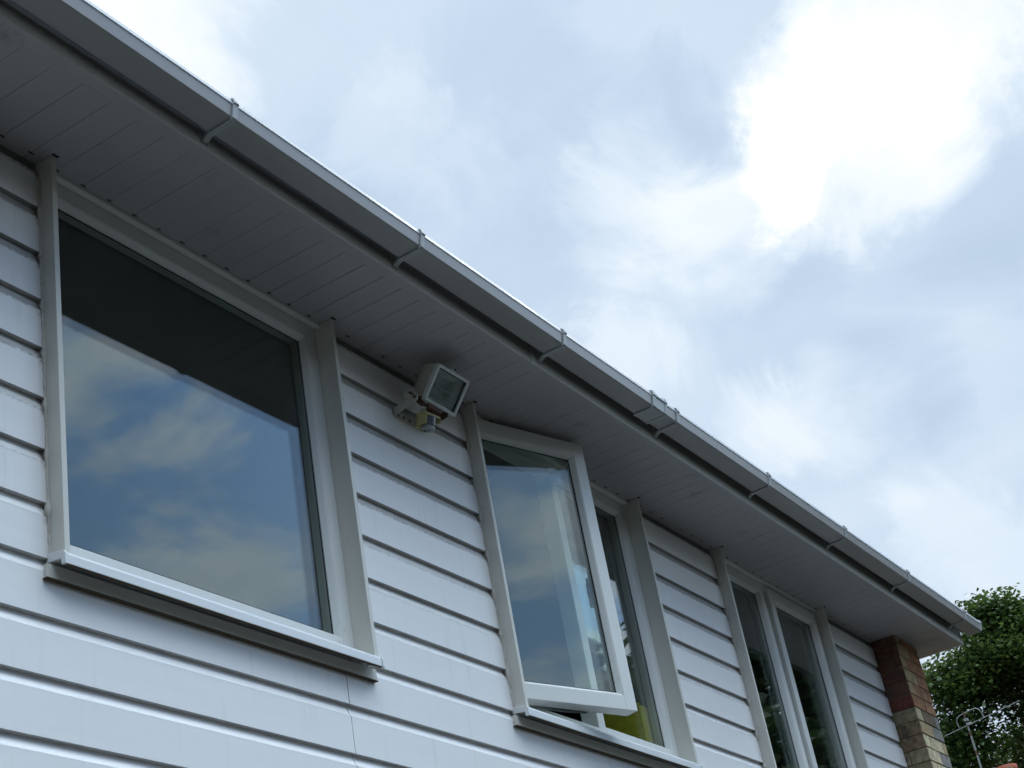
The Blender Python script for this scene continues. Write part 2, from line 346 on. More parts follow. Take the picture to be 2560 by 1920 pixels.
# ------------------------------------------------------------------ mesh builder
class MB:
    def __init__(s): s.v = []; s.f = []; s.m = []; s.X = None; s.smooth = []
    def add(s, vs, fs, mi=0, sm=False):
        o = len(s.v)
        for p in vs:
            p = Vector(p)
            s.v.append(s.X @ p if s.X else p)
        for f_ in fs: s.f.append([i + o for i in f_]); s.m.append(mi); s.smooth.append(sm)
    def box(s, x0, x1, y0, y1, z0, z1, mi=0):
        if x1 < x0: x0, x1 = x1, x0
        if y1 < y0: y0, y1 = y1, y0
        if z1 < z0: z0, z1 = z1, z0
        s.add([(x, y, z) for x in (x0, x1) for y in (y0, y1) for z in (z0, z1)],
              [(0, 1, 3, 2), (4, 6, 7, 5), (0, 4, 5, 1), (2, 3, 7, 6), (0, 2, 6, 4), (1, 5, 7, 3)], mi)
    def prism(s, pr, x0, x1, mi=0, dz0=0.0, dz1=0.0):
        """closed (y,z) profile extruded along x"""
        n = len(pr)
        s.add([(x0, y, z + dz0) for y, z in pr] + [(x1, y, z + dz1) for y, z in pr],
              [tuple(range(n))[::-1], tuple(range(n, 2 * n))] + [(i, (i + 1) % n, n + (i + 1) % n, n + i) for i in range(n)], mi)
    def prism_z(s, pr, z0, z1, mi=0):
        n = len(pr)
        s.add([(x, y, z0) for x, y in pr] + [(x, y, z1) for x, y in pr],
              [tuple(range(n))[::-1], tuple(range(n, 2 * n))] + [(i, (i + 1) % n, n + (i + 1) % n, n + i) for i in range(n)], mi)
    def tube(s, pts, r, mi=0, n=10, caps=True):
        rs = r if isinstance(r, (list, tuple)) else [r] * len(pts)
        vs = []; fs = []
        for i, p in enumerate(pts):
            p = Vector(p)
            a = Vector(pts[max(0, i - 1)]); b = Vector(pts[min(len(pts) - 1, i + 1)])
            t = (b - a).normalized()
            u = t.cross(Vector((0, 0, 1)) if abs(t.z) < .9 else Vector((1, 0, 0))).normalized(); v = t.cross(u)
            for k in range(n):
                an = 2 * math.pi * k / n
                vs.append(p + (u * math.cos(an) + v * math.sin(an)) * rs[i])
        for i in range(len(pts) - 1):
            for k in range(n):
                fs.append((i * n + k, i * n + (k + 1) % n, (i + 1) * n + (k + 1) % n, (i + 1) * n + k))
        s.add(vs, fs, mi, True)
        if caps:
            s.add(vs[:n], [tuple(range(n))], mi); s.add(vs[-n:], [tuple(range(n))[::-1]], mi)
    def build(s, name, mats, parent=None, bevel=0.0, z0=Z0):
        me = bpy.data.meshes.new(name)
        off = Vector((0, 0, z0))
        org = parent_world(parent)
        me.from_pydata([tuple(p + off - org) for p in s.v], [], s.f)
        if not isinstance(mats, (list, tuple)): mats = [mats]
        for m_ in mats: me.materials.append(m_)
        me.polygons.foreach_set('material_index', s.m)
        me.polygons.foreach_set('use_smooth', s.smooth)
        bm = bmesh.new(); bm.from_mesh(me); bmesh.ops.recalc_face_normals(bm, faces=bm.faces); bm.to_mesh(me); bm.free()
        o = bpy.data.objects.new(name, me); COL.objects.link(o)
        if parent is not None: o.parent = parent
        if bevel:
            b = o.modifiers.new('edge', 'BEVEL'); b.width = bevel; b.segments = 2; b.limit_method = 'ANGLE'; b.angle_limit = math.radians(35)
            b.harden_normals = False
        return o

def parent_world(p):
    t = Vector((0, 0, 0))
    while p is not None: t += p.location; p = p.parent
    return t

def thing(name, label, cat, loc, group=None):
    o = bpy.data.objects.new(name, None); COL.objects.link(o); o.location = loc
    o['label'] = label; o['category'] = cat
    if group: o['group'] = group
    return o
def tag(o, label, cat, group=None):
    o['label'] = label; o['category'] = cat
    if group: o['group'] = group
    return o
def struct(o): o['kind'] = 'structure'; return o

# ------------------------------------------------------------------ dimensions (z relative to datum)
P = 0.15
XL, XP = -4.6, 6.39            # cladding from / to the brick gable
SOF = 1.205
WIN = [(0.0, 1.255), (2.097, 3.42), (4.249, 5.552)]

house = thing('clad_house', 'white clad upper storey with deep boarded eaves, gutter and brick gable end', 'house', (1.2, 4.0, 0))

# --- cladding: individual shiplap boards with lip and cove
def board_profile(zb, zt):
    cov = [] if zt - zb < .12 else [(0, zt - .036), (.0035, zt - .0325), (.008, zt - .024), (.0130, zt - .010), (.0170, zt + .010)]
    if not cov: cov = [(0, zt)]
    else: pass
    pr = [(0, zb)] + cov + [(.022, zt + .010 if len(cov) > 1 else zt), (.022, zb)]
    return pr
def board_top(zb, zt):          # last board under the soffit: plain face, no cove
    return [(0, zb), (0, zt), (.022, zt), (.022, zb)]
cl = MB()
for k in range(-1, 16):
    # board between joints z = (8-k)*P - P .. (8-k)*P   (k=0 is the topmost, cut under the soffit)
    zt = (8 - k) * P; zb = zt - P
    if k < 0: continue
    spans = []
    if zt > 0.01:
        xs = XL
        for a, b in WIN:
            spans.append((xs, a + .001)); xs = b - .001
        spans.append((xs, XP - .003 + .006 * ((k * 37) % 5 - 2) / 4.0 - .004))
    else:
        # long boards with butt joints: a fine gap at x about 1.15
        spans = [(XL, 1.1475), (1.151, XP - .006)]
    for i, (a, b) in enumerate(spans):
        if k == 0: cl.prism(board_top(zb, 1.168), a, b)
        else: cl.prism(board_profile(zb, zt), a, b)
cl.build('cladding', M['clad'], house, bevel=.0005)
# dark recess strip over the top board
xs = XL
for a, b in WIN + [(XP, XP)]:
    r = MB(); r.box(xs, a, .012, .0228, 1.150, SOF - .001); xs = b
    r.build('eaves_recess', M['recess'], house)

# --- wall core with window openings, rest of the shell
wc = MB()
xs = XL
for a, b in WIN + [(6.6, 6.6)]:
    wc.box(xs, a + .0005 if a < 6 else a, .023, .24, -1.35, 1.30)
    if b > a: wc.box(a + .0005, b - .0005, .10, .24, -1.35, -.035)
    if b > a: wc.box(a + .0005, b - .0005, .10, .24, 1.19, 1.30)
    if b > a: wc.box(a + .0005, b - .0005, .023, .10, -1.35, -.045)
    xs = b - .0005
wc.box(XL, XL + .2, .24, 8, -3.3, 1.3); wc.box(XL, 6.6, 7.8, 8, -3.3, 1.3)
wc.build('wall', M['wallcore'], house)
lw = MB(); lw.box(XL, XP, .0, .24, -3.3, -1.355); lw.build('lower_wall', M['mortar'], house)
# --- rooms behind the glass
rm = MB()
rm.box(XL + .2, 6.58, .24, 4.2, 1.19, 1.25); rm.box(XL + .2, 6.58, .24, 4.2, -1.25, -1.15); rm.box(XL + .2, 6.58, 4.1, 4.2, -1.15, 1.19)
for x in (-1.5, 1.75, 3.9, 6.4): rm.box(x, x + .1, .24, 4.1, -1.15, 1.19)
for a, b in WIN:
    for x in (a, b): rm.box(x - .012 if x == a else x, x if x == a else x + .012, .10, .24, -.03, 1.19)
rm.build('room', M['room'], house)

# --- windows
def sill_profile():
    pr = [(-.057, -.031), (-.057, -.008), (-.0555, -.003), (-.052, .0005), (-.046, .002), (.019, .014), (.019, -.004), (-.049, -.0145), (-.049, -.031)]
    return pr

def frame_ring(mb, x0, x1, z0, z1, w, y0, y1, bead=True, wb_=None, mi=0, top=None):
    """rectangular frame with face width w, sloping glazing bead towards the glass at y0+.020"""
    wt = top or w
    mb.box(x0, x0 + w, y0, y1, z0, z1, mi); mb.box(x1 - w, x1, y0, y1, z0, z1, mi)
    mb.box(x0 + w, x1 - w, y0, y1, z1 - wt, z1, mi); mb.box(x0 + w, x1 - w, y0, y1, z0, z0 + w, mi)
    if not bead: return
    a, b, c, d = x0 + w, x1 - w, z0 + w, z1 - wt
    q = .016; e = .0006
    yf, yg = y0 + .002, y0 + .021
    # vertical beads
    for xa, s_ in ((a, 1), (b, -1)):
        mb.add([(xa - s_ * e, yf, c), (xa + s_ * .003, yf, c + .003), (xa + s_ * q, yg, c + q), (xa - s_ * e, yg + .004, c),
                (xa - s_ * e, yf, d), (xa + s_ * .003, yf, d - .003), (xa + s_ * q, yg, d - q), (xa - s_ * e, yg + .004, d)],
               [(0, 1, 2, 3), (4, 7, 6, 5), (0, 4, 5, 1), (1, 5, 6, 2), (2, 6, 7, 3), (3, 7, 4, 0)], mi)
    for za, s_ in ((c, 1), (d, -1)):
        mb.add([(a, yf, za - s_ * e), (a + .003, yf, za + s_ * .003), (a + q, yg, za + s_ * q), (a, yg + .004, za - s_ * e),
                (b, yf, za - s_ * e), (b - .003, yf, za + s_ * .003), (b - q, yg, za + s_ * q), (b, yg + .004, za - s_ * e)],
               [(0, 1, 2, 3), (4, 7, 6, 5), (0, 4, 5, 1), (1, 5, 6, 2), (2, 6, 7, 3), (3, 7, 4, 0)], mi)

def gasket(mb, x0, x1, z0, z1, y, mi):
    t_ = .003
    mb.box(x0, x0 + t_, y, y + .004, z0, z1, mi); mb.box(x1 - t_, x1, y, y + .004, z0, z1, mi)
    mb.box(x0 + t_, x1 - t_, y, y + .004, z0, z0 + t_, mi); mb.box(x0 + t_, x1 - t_, y, y + .004, z1 - t_, z1, mi)

def glazing(mb, x0, x1, z0, z1, y):
    """sealed double unit: two 4 mm panes, 16 mm apart"""
    mb.box(x0, x1, y, y + .004, z0, z1); mb.box(x0, x1, y + .020, y + .024, z0, z1)

FZ0, FZ1, FY = .0145, 1.196, .020
def window(idx, label, kind):
    x0, x1 = WIN[idx]
    T = .018
    a, b = x0 + T, x1 - T
    fr = MB()
    ringx = []
    if kind == 'single':
        frame_ring(fr, a, b, FZ0, FZ1, .054, FY, .088)
        gasket(fr, a + .070, b - .070, FZ0 + .070, FZ1 - .070, FY + .0215, 1)
        ringx = [(a + .054, b - .054, FZ0 + .054, FZ1 - .054)]
    else:
        xm = (2.745, 2.800) if idx == 1 else (4.805, 4.868)
        if idx == 1:      # sash on the left, fixed on the right
            frame_ring(fr, xm[0], b, FZ0, FZ1, .054, FY, .088)
            fr.box(a, a + .045, FY, .088, FZ0, FZ1); fr.box(a + .045, xm[0], FY, .088, FZ1 - .045, FZ1); fr.box(a + .045, xm[0], FY, .088, FZ0, FZ0 + .045)
            gasket(fr, xm[0] + .070, b - .070, FZ0 + .070, FZ1 - .070, FY + .0215, 1)
            ringx = [(xm[0] + .054, b - .054, FZ0 + .054, FZ1 - .054)]
        else:             # fixed on the left, closed sash on the right
            frame_ring(fr, a, xm[1], FZ0, FZ1, .054, FY, .088)
            fr.box(b - .045, b, FY, .088, FZ0, FZ1); fr.box(xm[1], b - .045, FY, .088, FZ1 - .045, FZ1); fr.box(xm[1], b - .045, FY, .088, FZ0, FZ0 + .045)
            gasket(fr, a + .070, xm[1] - .070, FZ0 + .070, FZ1 - .070, FY + .0215, 1)
            ringx = [(a + .054, xm[1] - .054, FZ0 + .054, FZ1 - .054)]
    # head closure strip between frame and soffit
    fr.box(a, b, -.004, .018, FZ1 - .004, SOF - .0012)
    w_ = fr.build('window', [M['pvc'], M['black']], house, bevel=.0015)
    w_['label'] = label
    for (ga, gb, gc, gd) in ringx:
        g = MB(); glazing(g, ga + .006, gb - .006, gc + .006, gd - .006, FY + .022); g.build('pane', M['glass'], w_)
    # side boards
    for xa in (x0, x1 - T):
        s = MB(); s.box(xa, xa + T, -.050, .092, -.004, SOF - .0015); s.build('side_board', M['board'], w_, bevel=.0012)
    # sill with end caps and drip lip, under-sill trim
    s = MB(); s.prism(sill_profile(), x0 - .001, x1 + .004)
    cap = [(-.060, -.033), (-.060, -.006), (-.056, .0015), (-.046, .0045), (-.0005, .0115), (-.0005, -.012), (-.046, -.017), (-.046, -.033)]
    s.prism(cap, x1 + .004, x1 + .016); s.prism(cap, x0 - .009, x0 - .001)
    s.box(x0, x1 + .003, -.0575, -.0485, -.0335, -.0313, 1)
    s.build('sill', [M['sillm'], M['grime']], w_, bevel=.001)
    t_ = MB()
    t_.prism([(-.013, -.056), (-.013, -.020), (-.0008, -.020), (-.0008, -.053), (-.0005, -.056)], x0 - .022, x1 + .032)
    t_.prism([(-.016, -.0590), (-.016, -.0565), (-.0003, -.0565), (-.0003, -.0590)], x0 - .026, x1 + .034, 1)
    t_.build('under_sill_trim', [M['board'], M['grime']], w_, bevel=.0006)
    # ragged sealant bead beside the left board
    sb = MB(); z = -.01; pts_ = []; rs = []
    while z < 1.15:
        u = (z / P) % 1.0
        bulge = .0035 + (.005 if .78 < u < .95 else 0) + random.random() * .0022
        pts_.append((x0 - .001 - random.random() * .0015, -.0005 - random.random() * .001, z)); rs.append(bulge); z += .011 + random.random() * .008
    sb.tube(pts_, rs, n=7); sb.build('sealant', M['seal'], w_)
    wb = MB(); wb.box(x0 + .002, x1 - .002, .0925, .30, -.033, .035); wb.build('window_board', M['wboard'], w_, bevel=.003)
    return w_

w1 = window(0, 'large single pane window at the left', 'single')
w2 = window(1, 'middle window with its left sash open outward', 'pair')
w3 = window(2, 'right window with a fixed light beside a closed sash', 'pair')

def sash(parent, x0, x1, z0, z1, hinge=None, ang=0.0, y0=.004):
    X = None
    if hinge:
        X = Matrix.Translation(Vector((hinge[0], hinge[1], 0))) @ Matrix.Rotation(-math.radians(ang), 4, 'Z') @ Matrix.Translation(Vector((-hinge[0], -hinge[1], 0)))
    s = MB(); s.X = X
    frame_ring(s, x0, x1, z0, z1, .056, y0, y0 + .058)
    s.box(x0 + .012, x0 + .05, y0 + .058, y0 + .066, z0 + .012, z1 - .012)
    s.box(x1 - .05, x1 - .012, y0 + .058, y0 + .066, z0 + .012, z1 - .012)
    gasket(s, x0 + .072, x1 - .072, z0 + .072, z1 - .072, y0 + .0215, 1)
    o = s.build('sash', [M['pvc'], M['black']], parent, bevel=.002)
    g = MB(); g.X = X; glazing(g, x0 + .060, x1 - .060, z0 + .060, z1 - .060, y0 + .023); p = g.build('sash_pane', M['glass'], parent)
    return o
# open sash: measured edge top z 1.170, bottom z .059
so = sash(w2, 2.122, 2.728, .056, 1.172, hinge=(2.122, .012), ang=16.6, y0=.0)
so['label'] = 'open sash swung outward'
sash(w3, 4.886, 5.512, .040, 1.172, y0=.002)
# friction stay and handle of the open sash
h = MB(); h.X = Matrix.Translation(Vector((2.122, .012, 0))) @ Matrix.Rotation(-math.radians(16.6), 4, 'Z') @ Matrix.Translation(Vector((-2.122, -.012, 0)))
h.box(2.685, 2.705, .062, .078, .50, .60); h.box(2.688, 2.702, .078, .090, .58, .62); h.box(2.688, 2.702, .082, .094, .50, .60)
h.build('handle', M['pvc'], w2, bevel=.002)
h = MB(); h.tube([(2.20, .035, .052), (2.42, -.02, .053), (2.52, -.055, .055)], .004, n=6); h.build('stay', M['steel'], w2)

# --- soffit boards
XE = 7.0
sf = MB()
x = XL; pitch = .1012; x0s = .158 - pitch * 60
xs_ = [x0s + i * pitch for i in range(0, 160)]
edges = [XL] + [q for q in xs_ if XL < q < XE - .01] + [XE]
for i in range(len(edges) - 1):
    gp = .00045 if edges[i] > .9 else (.0002 if i % 3 else .0)
    a, b = edges[i] + gp, edges[i + 1] - gp
    if b - a < .01: continue
    c = random.choice((.0006, .0010, .0016)) if edges[i] < .9 else .0022
    dzr = random.uniform(-.0003, .0003)
    # board with small chamfers on both long edges
    prf = [(a + .00005, SOF + c * 1.3), (a + c, SOF + dzr), (b - c, SOF + dzr), (b - .00005, SOF + c * 1.3), (b - .00005, SOF + .010), (a + .00005, SOF + .010)]
    n = len(prf)
    ya, yb = -.323, .012
    sf.add([(px, ya, pz) for px, pz in prf] + [(px, yb, pz) for px, pz in prf],
           [tuple(range(n)), tuple(range(n, 2 * n))[::-1]] + [(k, (k + 1) % n, n + (k + 1) % n, n + k) for k in range(n)], 0)
sf.box(XL, XE - .001, -.340, .10, SOF + .0102, SOF + .018, 1)
# dark blocks painted for the gaps where joints meet the wall trim
for q in edges[1:-1]:
    yy = -.011 - (.008 if not any(a < q < b for a, b in WIN) else 0)
    if random.random() < .12: continue
    wd = .007 + random.random() * .004
    sf.box(q - wd, q + wd, yy - .002, yy + .002, SOF - .0012, SOF + .003, 1)
for (q, y_) in ((WIN[0][1] - .01, -.056), (WIN[1][0] + .01, -.055), (WIN[1][1] - .01, -.056), (WIN[2][0] + .01, -.055), (WIN[2][1] - .01, -.056), (WIN[0][0] + .01, -.055)):
    sf.box(q - .010, q + .012, y_ - .004, y_ + .003, SOF - .0016, SOF + .003, 1)
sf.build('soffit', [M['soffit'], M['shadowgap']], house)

# --- fascia: face board with a bottom return under the soffit edge
fa = MB()
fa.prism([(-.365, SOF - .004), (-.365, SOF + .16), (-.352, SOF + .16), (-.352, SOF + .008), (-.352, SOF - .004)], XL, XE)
fa.prism([(-.3518, SOF - .0038), (-.3518, SOF + .008), (-.324, SOF + .008), (-.324, SOF - .0010), (-.328, SOF - .0028)], XL, XE - .013, 1)
fa.prism([(-.3644, SOF - .0052), (-.3644, SOF - .0041), (-.3518, SOF - .0041), (-.3518, SOF - .0045)], XL, XE - .013, 1)
fa.prism([(-.368, SOF - .006), (-.368, SOF + .10), (-.12, SOF + .16), (-.12, SOF + .02), (-.05, SOF - .003)], XE - .012, XE + .003)
fa.box(2.02, 2.05, -.3685, -.3655, SOF - .006, SOF + .155)
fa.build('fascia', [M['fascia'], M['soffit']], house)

# --- roof
rf = MB()
ridge_y, ridge_z = 3.9, 1.37 + (3.9 + .41) * math.tan(math.radians(22))
rf.prism([(-.405, 1.31), (-.395, 1.345), (ridge_y, ridge_z), (8.4, 1.36), (8.4, 1.30), (ridge_y, ridge_z - .06), (-.36, 1.325)], XL - .2, XE)
for i in range(44):
    xx = XL - .1 + i * .266
    rf.prism([(-.415, 1.325), (-.41, 1.365), (ridge_y, ridge_z + .02), (ridge_y, ridge_z - .01)], xx, xx + .06)
rf.build('roof', M['tile'], house)
for ga_, gb_ in ((6.45, 6.75), (XL, XL + .2)):
    ge = MB(); ge.prism([(-.05, 1.23), (3.9, 2.95), (8.0, 1.25)], ga_, gb_); ge.build('gable_infill', M['mortar'], house)

# --- gutter: open square-section channel falling gently to the left
def gz(x): return 1.243 + .0034 * x
gu = MB()
prof = [(-.390, .048), (-.390, .004), (-.394, .0), (-.474, .0), (-.4785, .003), (-.4860, .0405), (-.4835, .0405), (-.4760, .006), (-.4735, .003), (-.396, .003), (-.3935, .006), (-.3935, .048)]
XG = 7.062
gu.prism(prof, XL, 2.895, 0, gz(XL), gz(2.895))
gu.prism(prof, 2.899, XG, 0, gz(2.899), gz(XG))
rim = [(-.4862, .0408), (-.4890, .0425), (-.4850, .0590), (-.4815, .0600), (-.4825, .0560), (-.4850, .0440), (-.4838, .0408)]
gu.prism(rim, XL, 2.895, 1, gz(XL), gz(2.895)); gu.prism(rim, 2.899, XG, 1, gz(2.899), gz(XG))
gutter = gu.build('gutter', [M['gutter'], M['rim']], house, bevel=.0005)
def strap(x, wd=.020, t=.0050, arm=True, rise=0.0):
    z = gz(x)
    o = t
    pr = []
    if arm: pr += [(-.366, -.016 - o), (-.376, -.012 - o), (-.390, -.003 - o)]
    else: pr += [(-.388, -o)]
    pr += [(-.474, -.0015 - o), (-.4800 - o * .7, .0005 - o * .3), (-.4870 - o, .040), (-.4935 - o * .6, .045), (-.4915 - o * .6, .058 + rise), (-.486, .0655 + rise), (-.479, .064 + rise), (-.4785, .060), (-.4845, .0605), (-.4890, .0575),
           (-.4905, .0445), (-.4870, .0412), (-.4795, .0022), (-.474, -.0006)]
    if arm: pr += [(-.390, -.0006), (-.378, -.004), (-.366, -.006)]
    else: pr += [(-.388, -.0006)]
    s = MB(); s.prism([(y, zz + z) for y, zz in pr], x - wd / 2, x + wd / 2)
    return s
BRK = [-3.35, -2.44, -1.53, -.63, .272, 1.180, 2.085, 3.002, 3.926, 4.86, 5.785, 6.765]
for xb in BRK:
    s = strap(xb)
    z = gz(xb)
    # raised middle rib along the arm and back plate on the fascia
    s.prism([(y, zz + z) for y, zz in [(-.367, -.020), (-.390, -.0095), (-.474, -.0075), (-.4835, -.002), (-.4915, .041), (-.4905, .041), (-.482, -.0015), (-.474, -.0048), (-.390, -.0062), (-.367, -.018)]], xb - .0025, xb + .0025)
    s.box(xb - .016, xb + .016, -.3675, -.3652, z - .028, z + .05)
    s.build('gutter_bracket', M['strap'], gutter, bevel=.0008)
un = strap(2.842, .120, .0030, arm=False, rise=.001)
for xb, wd in ((2.790, .022), (2.892, .016)):
    q = strap(xb, wd, .0062, arm=False, rise=.005); un.v += [v_.copy() for v_ in q.v]
    base_ = len(un.v) - len(q.v); un.f += [[i + base_ for i in f_] for f_ in q.f]; un.m += q.m; un.smooth += q.smooth
un.build('gutter_union', M['strap'], gutter, bevel=.0008)
se = MB(); z = gz(XG)
se.prism([(y, zz + z) for y, zz in [(-.386, .054), (-.386, .002), (-.392, -.0045), (-.476, -.0045), (-.484, .001), (-.4915, .041), (-.4945, .044), (-.492, .061), (-.484, .0655), (-.478, .060), (-.400, .058)]], XG - .004, XG + .014)
se.build('stop_end', M['strap'], gutter, bevel=.002)

# --- brick gable end: every brick a block with its own tone, in one mesh
def bricks_obj():
    vs, fs, tone, mi = [], [], [], []
    def brick(x0, x1, y0, y1, z0, z1, c):
        j = lambda: random.uniform(-.0016, .0016)
        o = len(vs)
        for x in (x0, x1):
            for y in (y0, y1):
                for zz in (z0, z1): vs.append((x + j(), y + j(), zz + j()))
        for f_ in [(0, 1, 3, 2), (4, 6, 7, 5), (0, 4, 5, 1), (2, 3, 7, 6), (0, 2, 6, 4), (1, 5, 7, 3)]:
            fs.append([i + o for i in f_]); tone.append(c)
    CH = .0785; J = .0075
    maroon, crimson, olive = (.14, .072, .050), (.165, .058, .042), (.26, .21, .13)
    orange, tan, cream, grey, brown = (.38, .19, .10), (.40, .29, .165), (.60, .50, .31), (.23, .21, .185), (.20, .145, .09)
    rnd = [tan, cream, cream, olive, grey, brown, orange, cream]
    # rows by height: (return-face tone, [front tones])
    table = {15: (maroon, [tan, orange, orange]), 14: (maroon, [tan, orange]), 13: (maroon, [tan, orange, orange]), 12: (maroon, [tan, orange]), 11: (maroon, [tan, orange, orange]), 10: (crimson, [orange, orange]),
             9: (olive, [cream, brown, grey]), 8: (brown, [tan, tan, grey]), 7: (brown, [cream, cream, tan]), 6: (olive, [cream, grey, grey]), 5: (olive, [cream, cream, tan])}
    x0, x1, y0 = XP, 6.775, -.14
    for r_ in range(-41, 16):
        z0 = .929 + (r_ - 12) * CH; z1 = z0 + CH - J
        if z0 > 1.22: continue
        z1 = min(z1, 1.2)
        c, fr = table.get(r_, (random.choice(rnd), [random.choice(rnd) for _ in range(3)]))
        def jit(q):
            g_ = random.uniform(.82, 1.16); return tuple(max(.01, a_ * g_ * random.uniform(.97, 1.03)) for a_ in q)
        odd = r_ % 2
        # front face: header+stretcher or stretcher+header; first brick shows its end on the left return
        w1_ = .105 if odd else .215
        xa = x0
        splits = [x0, x0 + w1_ - J, x0 + w1_, x1 - J if False else x1]
        brick(x0, x0 + w1_ - J, y0, y0 + (.215 if odd else .103), z0, z1, jit(fr[0]))
        if odd: brick(x0 + w1_, x0 + w1_ + .215 - J, y0, y0 + .103, z0, z1, jit(fr[1])); brick(x0 + w1_ + .215, x1, y0, y0 + .103, z0, z1, jit(fr[-1]))
        else: brick(x0 + w1_, x1, y0, y0 + .103, z0, z1, jit(fr[1] if len(fr) < 3 else fr[2]))
        # left return: thin slip in the row's own tone covers the visible flank
        base = len(tone)
        brick(x0 - .0022, x0 + .03, y0 + .0015, y0 + (.150 if odd or r_ > 9 else .108), z0, z1, jit(c))
        if not (odd or r_ > 9): brick(x0 - .0022, x0 + .03, y0 + .117, y0 + .22, z0, z1, jit(c))
        # right flank of the gable
        yy = y0 + .112 if not odd else y0 + .112
        while yy < 8:
            brick(x1 - .105, x1, yy, min(8, yy + .206), z0, z1, jit(random.choice(rnd))); yy += .215
    nb = len(fs)
    o = len(vs)
    for x in (x0 + .004, x1 - .004):
        for y in (y0 + .0045, 7.995):
            for zz in (-3.3, 1.203): vs.append((x, y, zz))
    for f_ in [(0, 1, 3, 2), (4, 6, 7, 5), (0, 4, 5, 1), (2, 3, 7, 6), (0, 2, 6, 4), (1, 5, 7, 3)]:
        fs.append([i + o for i in f_]); tone.append((0, 0, 0))
    me = bpy.data.meshes.new('brick_gable')
    org = parent_world(house)
    me.from_pydata([(a - org.x, b - org.y, c + Z0 - org.z) for a, b, c in vs], [], fs)
    me.materials.append(M['brick']); me.materials.append(M['mortar'])
    at = me.color_attributes.new('tone', 'FLOAT_COLOR', 'CORNER')
    arr = np.ones((len(me.loops), 4), dtype=np.float32)
    li = 0
    for p_ in me.polygons:
        arr[p_.loop_start:p_.loop_start + p_.loop_total, :3] = tone[p_.index]
        p_.material_index = 0 if p_.index < nb else 1
    at.data.foreach_set('color', arr.ravel())
    bm = bmesh.new(); bm.from_mesh(me); bmesh.ops.recalc_face_normals(bm, faces=bm.faces); bm.to_mesh(me); bm.free()
    ob = bpy.data.objects.new('brick_gable', me); COL.objects.link(ob); ob.parent = house
    b_ = ob.modifiers.new('edge', 'BEVEL'); b_.width = .002; b_.segments = 1
    return ob
bricks_obj()

# ------------------------------------------------------------------ security light
sl = thing('security_light', 'cream floodlight with rusty bracket and hanging motion sensor, fixed under the eaves', 'floodlight', (1.70, 0, 1.0 + Z0))
# lamp local frame: u = x, v = up along face, n = outward normal (tilted down)
TL = Vector((1.649, -.200, 1.123)); BLc = Vector((1.649, -.114, 1.015))
v_ = (TL - BLc); Hh = v_.length; v_.normalize(); u_ = Vector((1, 0, 0)); n_ = Vector((0, v_.z, -v_.y)) * -1
if n_.y > 0: n_ = -n_
Wd = .191
LX = Matrix(((u_.x, v_.x, n_.x, BLc.x), (u_.y, v_.y, n_.y, BLc.y), (u_.z, v_.z, n_.z, BLc.z), (0, 0, 0, 1)))
# bezel (front frame): local x 0..Wd, y 0..Hh, z<=0 into body
bz = MB(); bz.X = LX; t_ = .0105
bz.box(0, t_, 0, Hh, -.017, 0); bz.box(Wd - t_, Wd, 0, Hh, -.017, 0); bz.box(t_, Wd - t_, 0, t_, -.017, 0); bz.box(t_, Wd - t_, Hh - t_, Hh, -.017, 0)
bz.box(Wd * .44, Wd * .52, Hh, Hh + .010, -.014, -.004)
bz.tube([(Wd * .48, Hh + .009, -.012), (Wd * .48, Hh + .009, .0)], .004, n=8, mi=1)
bz.build('bezel', [M['creamf'], M['rust']], sl, bevel=.0012)
hb = MB(); hb.X = LX
# tapered housing: shell from bezel back to a smaller rear, open at the front
def ring(x0, x1, y0, y1, z): return [(x0, y0, z), (x1, y0, z), (x1, y1, z), (x0, y1, z)]
A = ring(.003, Wd - .003, .003, Hh - .003, -.0165); B = ring(.018, Wd - .018, .020, Hh - .012, -.075); Cc = ring(.030, Wd - .030, .045, Hh - .03, -.098)
hb.add(A + B + Cc, [(0, 1, 5, 4), (1, 2, 6, 5), (2, 3, 7, 6), (3, 0, 4, 7), (4, 5, 9, 8), (5, 6, 10, 9), (6, 7, 11, 10), (7, 4, 8, 11), (8, 9, 10, 11)])
for i in range(5):     # shallow cooling ribs on both flanks
    y = .035 + i * .018
    hb.box(.0145, .019, y, y + .004, -.074, -.045); hb.box(Wd - .019, Wd - .0145, y, y + .004, -.074, -.045)
hb.build('housing', M['cream'], sl, bevel=.0008)
rfb = MB(); rfb.X = LX
A = ring(t_, Wd - t_, t_, Hh - t_, -.0155); B = ring(.035, Wd - .035, .035, Hh - .035, -.062)
rfb.add(A + B, [(0, 1, 5, 4), (1, 2, 6, 5), (2, 3, 7, 6), (3, 0, 4, 7), (4, 5, 6, 7)])
rfb.box(.030, .042, .058, .076, -.06, -.028); rfb.box(Wd - .042, Wd - .030, .058, .076, -.06, -.028)
rfb.build('reflector', M['refl'], sl)
tb = MB(); tb.X = LX; tb.tube([(.040, .067, -.036), (Wd - .040, .067, -.036)], .005, n=8); tb.build('bulb', M['greyp'], sl)
gg = MB(); gg.X = LX; gg.box(t_ - .001, Wd - t_ + .001, t_ - .001, Hh - t_ + .001, -.0135, -.0105); gg.build('lamp_glass', M['lglass'], sl)
gk = MB(); gk.X = LX
for q in ((t_, t_ + .005, t_, Hh - t_), (Wd - t_ - .007, Wd - t_, t_, Hh - t_)): gk.box(q[0], q[1], q[2], q[3], -.0100, -.0070)
gk.box(t_ + .005, Wd - t_ - .007, Hh - t_ - .003, Hh - t_, -.0100, -.0070)
gk.build('glass_seal', M['black'], sl)
